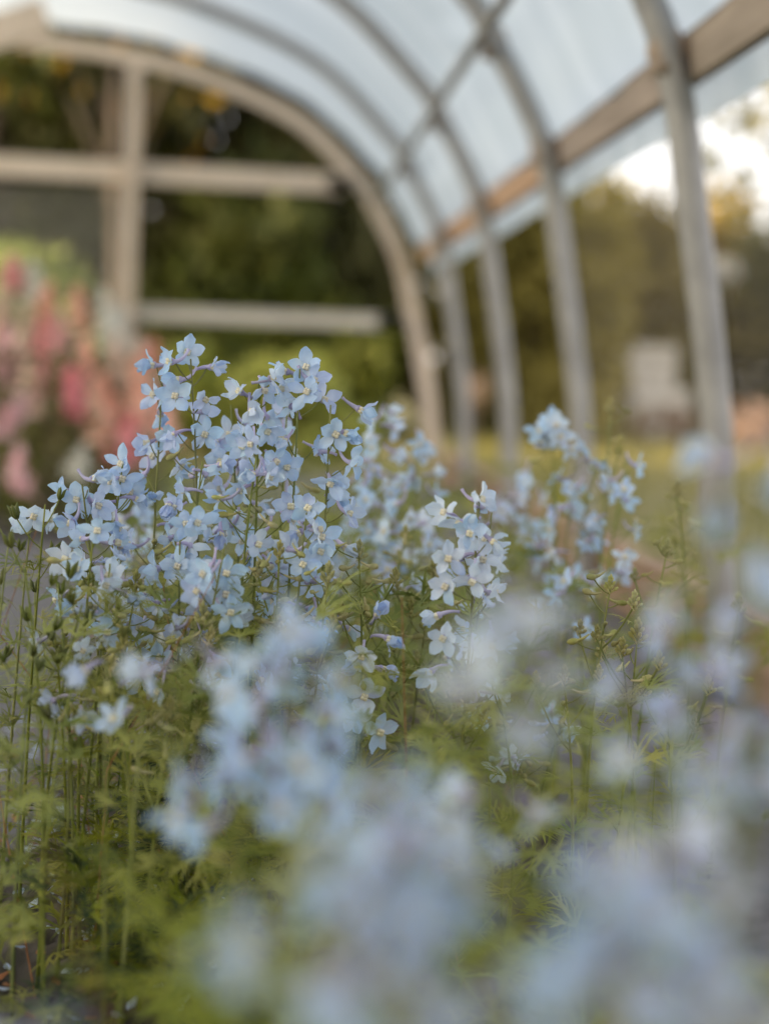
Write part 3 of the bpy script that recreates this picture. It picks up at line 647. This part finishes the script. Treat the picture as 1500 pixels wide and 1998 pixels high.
stalk('outermost blue delphinium at the left of the cluster with a spurred top flower', 160, 945, 1.48, .13, 5, True, [(132, 960, -60, 10, .5, B_), (182, 935, 60, 10, .9, W_), (150, 975, 0, 0, .05, B_), (190, 985, 40, -20, .4, L_), (140, 1020, -20, -20, .5, B_)])
stalk('blue delphinium under the left shoulder of the cluster', 185, 1020, 1.44, .10, 4, True, [(190, 1035, 10, 0, .3, B_), (130, 1090, -20, -10, .4, W_)], buds=7)
stalk('delphinium with one white winged flower left of the cluster', 215, 1100, 1.42, .07, 2, True, [(212, 1125, 0, 30, .25, W_), (205, 1140, 30, -20, .5, W_)], buds=5)
stalk('blue delphinium hanging low right of the thick stem', 598, 1000, 1.46, .14, 6, True, [(625, 1075, 10, -10, .3, B_)], buds=8)
stalk('blue delphinium with side-facing spurred flowers under the cluster', 715, 1250, 1.46, .08, 3, True, [(700, 1300, -30, 10, .7, L_), (710, 1360, 10, 0, .15, W_), (665, 1360, -40, -20, .4, W_), (755, 1245, 60, -20, 1.1, L_), (690, 1395, 0, -20, .3, W_), (640, 1340, -60, 0, .5, W_), (735, 1200, 20, 50, 1.0, L_)], buds=5)
stalk('pale blue delphinium column with a curled spur at its top right of centre', 935, 968, 1.42, .17, 9, True, [(935, 975, 50, 10, .6, W_), (870, 1000, -60, 10, .5, W_), (915, 1040, 10, -10, .1, B_), (875, 1090, -10, 0, .15, W_), (870, 1145, -20, 0, .2, W_), (865, 1245, -15, -10, .2, W_), (940, 1090, 20, -20, .3, W_)], tone=W_)
stalk('pale blue delphinium standing just behind the curled-spur column', 960, 1000, 1.60, .16, 8, True, tone=W_)
# --- further back
GB = 'delphinium stalks further back'
for (lab, x, y, d, L, n) in (
    ('soft blue delphinium right behind the sharp cluster, tallest of its row', 755, 790, 2.0, .24, 14),
    ('soft blue delphinium at the right end of the row behind the cluster', 815, 850, 2.05, .2, 11),
    ('soft blue delphinium low behind the right flank of the cluster', 735, 920, 1.95, .2, 10),
    ('soft blue delphinium lower in the row in front of the far end arch', 800, 960, 1.9, .13, 6),
    ('soft pale delphinium topped by a round white-blue bloom before the middle posts', 1080, 812, 1.98, .06, 3),
    ('soft blue delphinium between the round-topped stalk and the green spike', 1125, 880, 2.0, .18, 8),
    ('soft blue delphinium leaning on the right with side-facing flowers', 1225, 890, 1.92, .17, 9),
    ('soft blue delphinium beside the right-leaning one', 1165, 890, 1.95, .20, 9),
    ('faint lilac delphinium behind the round-topped stalk', 1035, 905, 2.3, .22, 10),
    ('faint blue delphinium behind the curled-spur column', 985, 950, 2.2, .14, 7),
    ('faint blue delphinium low beside the base board', 1115, 1100, 1.85, .09, 4),
    ('faint blue delphinium at the back of the bed behind the cluster', 690, 1000, 2.3, .2, 9),
    ('faint blue delphinium at the back left of the cluster', 270, 960, 1.85, .2, 9),
):
    stalk(lab, x, y, d, L, n if x > 1000 else round(n * 1.4), False, group=GB, tone=None)
stalk('pale blue flowered delphinium closing the gap right of the round-topped bloom', 1078, 838, 1.97, .05, 2, False, [(1085, 830, 0, 0, .1, W_), (1068, 838, -20, 0, .3, W_), (1092, 850, 20, -10, .3, W_), (1075, 855, 0, -20, .2, W_)], group=GB, tone=W_)
for (lab, x, y, d, tn) in (
    ('stray small blue flower stalk low right of the lone round flower', 330, 1330, 1.4, B_),
    ('stray white flower stalk at the left among seed pods', 108, 1245, 1.42, W_),
    ('stray lilac bud stalk low at the left edge', 132, 1365, 1.36, L_),
    ('stray blue flower stalk between cluster and green bud stalk', 765, 1130, 1.7, L_),
    ('stray blue flower stalk behind the green buds right of centre', 1100, 1400, 1.62, B_),
    ('stray blue flower stalk under the pale column', 940, 1370, 1.6, B_),
    ('stray pale flower stalk low beside the dangling bud stalk', 1020, 1480, 1.6, W_),
):
    stalk(lab, x, y, d, .02, 2, False, group=GB, tone=tn, buds=6, size=.9)
# --- green budding and seeding stalks
GG = 'green budding stalks'
for (lab, x, y, d, L, n) in (
    ('sharp green bud stalk with dangling buds right of centre', 1190, 1150, 1.50, .07, 6),
    ('green bud stalk with a knobbly tip right of the dangling one', 1243, 1245, 1.52, .05, 3),
    ('short green bud stalk before the dangling-bud stalk', 1213, 1275, 1.47, .04, 3),
    ('green bud stalk under the pale column, left one', 873, 1350, 1.46, .05, 6),
    ('green bud stalk under the pale column, right one', 965, 1330, 1.5, .04, 4),
    ('green bud stalk below the right flank of the sharp cluster', 640, 1135, 1.44, .10, 11),
    ('soft green bud stalk between cluster and pale column', 790, 1050, 1.75, .09, 9),
    ('soft tall green spike before the middle posts', 1190, 800, 1.95, .12, 9),
    ('soft green spike right of the leaning blue stalk', 1320, 960, 1.85, .13, 10),
    ('soft green bud stalk near the right picture edge', 1440, 1190, 1.75, .10, 8),
    ('soft bud stalk leaning over the base board', 1300, 1080, 1.65, .09, 7),
    ('thin green bud stalk right of the knobbly one', 1300, 1370, 1.5, .05, 4),
    ('thin green bud stalk behind the blurred wash right of centre', 1100, 1330, 1.48, .05, 5),
    ('soft bud stalk before the right edge foliage', 1400, 1300, 1.6, .08, 7),
    ('yellow-green bud stalk under the left shoulder of the cluster', 265, 1150, 1.46, .09, 9),
    ('yellow-green bud stalk left of the cream-eyed pair', 395, 1215, 1.40, .07, 8),
    ('yellow-green bud stalk amid the left foliage above the lone round flower', 240, 1270, 1.38, .07, 8),
    ('yellow-green bud stalk between thick stem and hanging flowers', 545, 1085, 1.45, .08, 9),
    ('yellow-green bud stalk right of the side-facing spurred flowers', 800, 1200, 1.6, .07, 7),
    ('yellow-green bud stalk low in the left foliage', 330, 1400, 1.35, .06, 7),
    ('yellow-green bud stalk at the right flank foot of the cluster', 700, 1085, 1.5, .08, 9),
    ('yellow-green bud stalk rising left of the pale column', 845, 1120, 1.62, .08, 8),
):
    stalk(lab, x, y, d, L, n, False, kind='bud', group=GG, leaves=7)
GS = 'seeding stalks at the left edge'
for (lab, x, y, d, L, n) in (
    ('green seed-pod stalk at the left picture edge, tallest of all', 88, 985, 1.46, .13, 7),
    ('green seed-pod stalk nearest the left picture edge', 18, 1050, 1.42, .14, 8),
    ('green seed-pod stalk between the two tallest left ones', 48, 1110, 1.38, .12, 8),
    ('green seed-pod stalk below the outermost blue flowers', 112, 1140, 1.40, .12, 7),
    ('green seed-pod stalk right of the left edge group', 160, 1180, 1.36, .11, 7),
    ('low green seed-pod stalk at the left edge among brown stems', 60, 1250, 1.32, .12, 8),
    ('low green seed-pod stalk in the left foliage', 205, 1290, 1.33, .1, 6),
    ('low green seed-pod stalk beside the lone blue flower', 140, 1340, 1.3, .1, 6),
):
    stalk(lab, x, y, d, L, max(3, n - 3), False, kind='pod', group=GS, leaves=4)
stalk('tiny white-flowered delphinium at the far left of the bed', 62, 1000, 1.55, .03, 1, False, [(65, 1008, 20, 0, .4, W_), (52, 1020, -30, 0, .6, W_)], group=GS, tone=W_, buds=2)
# --- in front of the focus plane
GF = 'blurred delphinium stalks in front'
for (lab, x, y, d, L, n, tone) in (
    ('blurred tall blue delphinium just below the sharp cluster', 560, 1200, .86, .11, 11, B_),
    ('blurred blue delphinium left of the tall blurred one below the cluster', 480, 1400, .90, .07, 8, B_),
    ('blurred blue delphinium under the tall blurred one below the cluster', 555, 1420, .86, .07, 7, B_),
    ('pale blurred delphinium low left of the tall blurred one', 370, 1270, .95, .04, 3, W_),
    ('blurred round blue flower stalk alone in the left foliage', 278, 1372, 1.22, .02, 1, B_),
    ('blurred lilac bud stalk in the left foliage', 205, 1285, 1.2, .03, 2, L_),
    ('very blurred pale delphinium over the right half of the pale column', 1010, 1120, .66, .07, 8, W_),
    ('very blurred blue delphinium top of the big foreground mass, centre', 730, 1440, .62, .08, 10, B_),
    ('very blurred blue delphinium on the left of the big foreground mass', 675, 1540, .58, .07, 6, B_),
    ('very blurred blue delphinium on the right of the big foreground mass', 815, 1530, .56, .06, 7, B_),
    ('very blurred blue delphinium at the foot of the foreground mass', 740, 1650, .55, .05, 7, B_),
    ('very blurred blue delphinium low left of the foreground mass', 575, 1720, .50, .03, 2, B_),
    ('blurred pale delphinium peeking right of the foreground mass', 930, 1545, .80, .03, 3, W_),
    ('very blurred blue delphinium at bottom right, upper left one', 1200, 1630, .52, .04, 4, B_),
    ('very blurred pale delphinium at bottom right, highest one', 1310, 1560, .54, .06, 7, W_),
    ('very blurred blue delphinium at bottom right, lower one', 1290, 1700, .5, .05, 7, B_),
    ('very blurred lilac delphinium standing alone right of the bud stalks', 1350, 1150, .78, .11, 10, L_),
    ('very blurred blue delphinium at the right picture edge, upper', 1475, 1070, .62, .02, 3, B_),
    ('very blurred blue delphinium at the right picture edge, middle', 1470, 1380, .60, .05, 6, B_),
    ('very blurred faint delphinium before the foot of the nearest post', 1400, 930, .66, .02, 1, B_),
    ('very blurred faint delphinium at the right edge beside the nearest post', 1495, 870, .75, .03, 2, B_),
    ('most blurred blue delphinium at the bottom centre edge', 745, 1860, .44, .03, 5, B_),
    ('most blurred blue delphinium at the bottom edge right of centre', 1130, 1880, .45, .03, 5, B_),
    ('most blurred white delphinium in the bottom right corner', 1420, 1930, .44, .02, 4, W_),
    ('most blurred white delphinium in the bottom left corner', 30, 2000, .42, .01, 3, W_),
):
    near = d < .7
    stalk(lab, x, y + (45 if near else 0), d, L, max(1, round(n * .72)) if near else n, False, group=GF, tone=tone, leaves=3, buds=2, fan=.6 if near else .85, size=.85 if near else .95)

# ------------------------------------------------------------------ ferny growth filling the bed, litter on the ground
def leaf_mass(name, label, n, fn, mats, seed, smin=.7, smax=1.5):
    rr = random.Random(seed); b = MB()
    for _ in range(n):
        c = fn(rr); s = rr.uniform(smin, smax)
        b.add(rr.choice(LEAF_LO), Matrix.Translation(c) @ Matrix.Rotation(rr.uniform(0, 6.3), 4, 'Z') @ Matrix.Rotation(rr.uniform(-.3, 1.1), 4, 'X') @ Matrix.Scale(s, 4), rr.randrange(len(mats)))
    o = link(name, b.mesh(name, [M[k] for k in mats])); tag(o, label, 'foliage', None, 'stuff')
def bed(rr):
    while True:
        y = rr.uniform(.40, 3.6); x = rr.uniform(-.27, .10 + .20 * y) if y < 2 else rr.uniform(-.22, .40)
        if y < 1.15 and x < -.02 * y: continue
        top = .12 + .20 * min(1, y / 1.4) if y < 2 else .33
        if x > .16 * y + .02 and y > 1.2 and rr.random() < .72: continue
        return Vector((x, y, top * rr.random() ** .75))
leaf_mass('foliage', 'ferny yellow-green growth between the blue flower stalks', 2300, bed, ['leaf', 'leaf', 'leaf_lime'], 1)
leaf_mass('foliage', 'thin ferny growth along the base board on the right', 330, lambda r: Vector((r.uniform(.25, .80), r.uniform(1.8, 4.2), .34 * r.random())), ['leaf', 'leaf_lime'], 6)
leaf_mass('foliage', 'fine fresh green growth around the seed-pod stalks at the left', 420, lambda r: Vector((r.uniform(-.24, .02), r.uniform(1.3, 1.75), r.uniform(.10, .36))), ['leaf', 'leaf_lime', 'leaf'], 9, .35, .8)
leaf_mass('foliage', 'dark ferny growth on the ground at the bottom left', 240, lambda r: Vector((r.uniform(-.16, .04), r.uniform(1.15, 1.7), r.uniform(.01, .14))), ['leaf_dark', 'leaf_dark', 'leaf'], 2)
leaf_mass('foliage', 'lime-green ferny growth low at the bottom centre', 200, lambda r: Vector((r.uniform(-.05, .12), r.uniform(.7, 1.2), r.uniform(.03, .24))), ['leaf_lime', 'leaf'], 3)
# bare thin stems and brown dried stems among the plants
rr = random.Random(8); b = MB()
for i in range(170):
    p = bed(rr); p.z = 0; h = rr.uniform(.2, .42); q = p + Vector((rr.uniform(-.14, .14), rr.uniform(-.10, .10), h))
    b.tube([p, p.lerp(q, .5) + Vector((rr.uniform(-.05, .05), rr.uniform(-.03, .03), .02)), q], lambda u: .0010 * (1 - .5 * u), 4, 1 if rr.random() < .15 else 0, False)
o = link('undergrowth', b.mesh('undergrowth', [M['stem'], M['dry']])); tag(o, 'thin bare green and brown stems crowding the flower bed', 'stems', None, 'stuff')
rr = random.Random(9); b = MB()
for i in range(420):
    x = rr.uniform(-.36, .0); y = rr.uniform(1.1, 2.3); kind = rr.random()
    Mx = Matrix.Translation((x, y, .018 + rr.uniform(0, .004))) @ Matrix.Rotation(rr.uniform(0, 6.3), 4, 'Z') @ Matrix.Rotation(rr.uniform(-.4, .4), 4, 'X') @ Matrix.Scale(rr.uniform(.5, 1.0), 4)
    b.add(SEP[rr.randrange(3)], Mx, 0 if kind < .3 else (1 if kind < .5 else 2))
o = link('fallen_petals', b.mesh('fallen_petals', [M['petal_pale'], M['petal_lilac'], M['dry']])); tag(o, 'fallen pale petals and brown litter on the grey ground', 'petals', None, 'stuff')
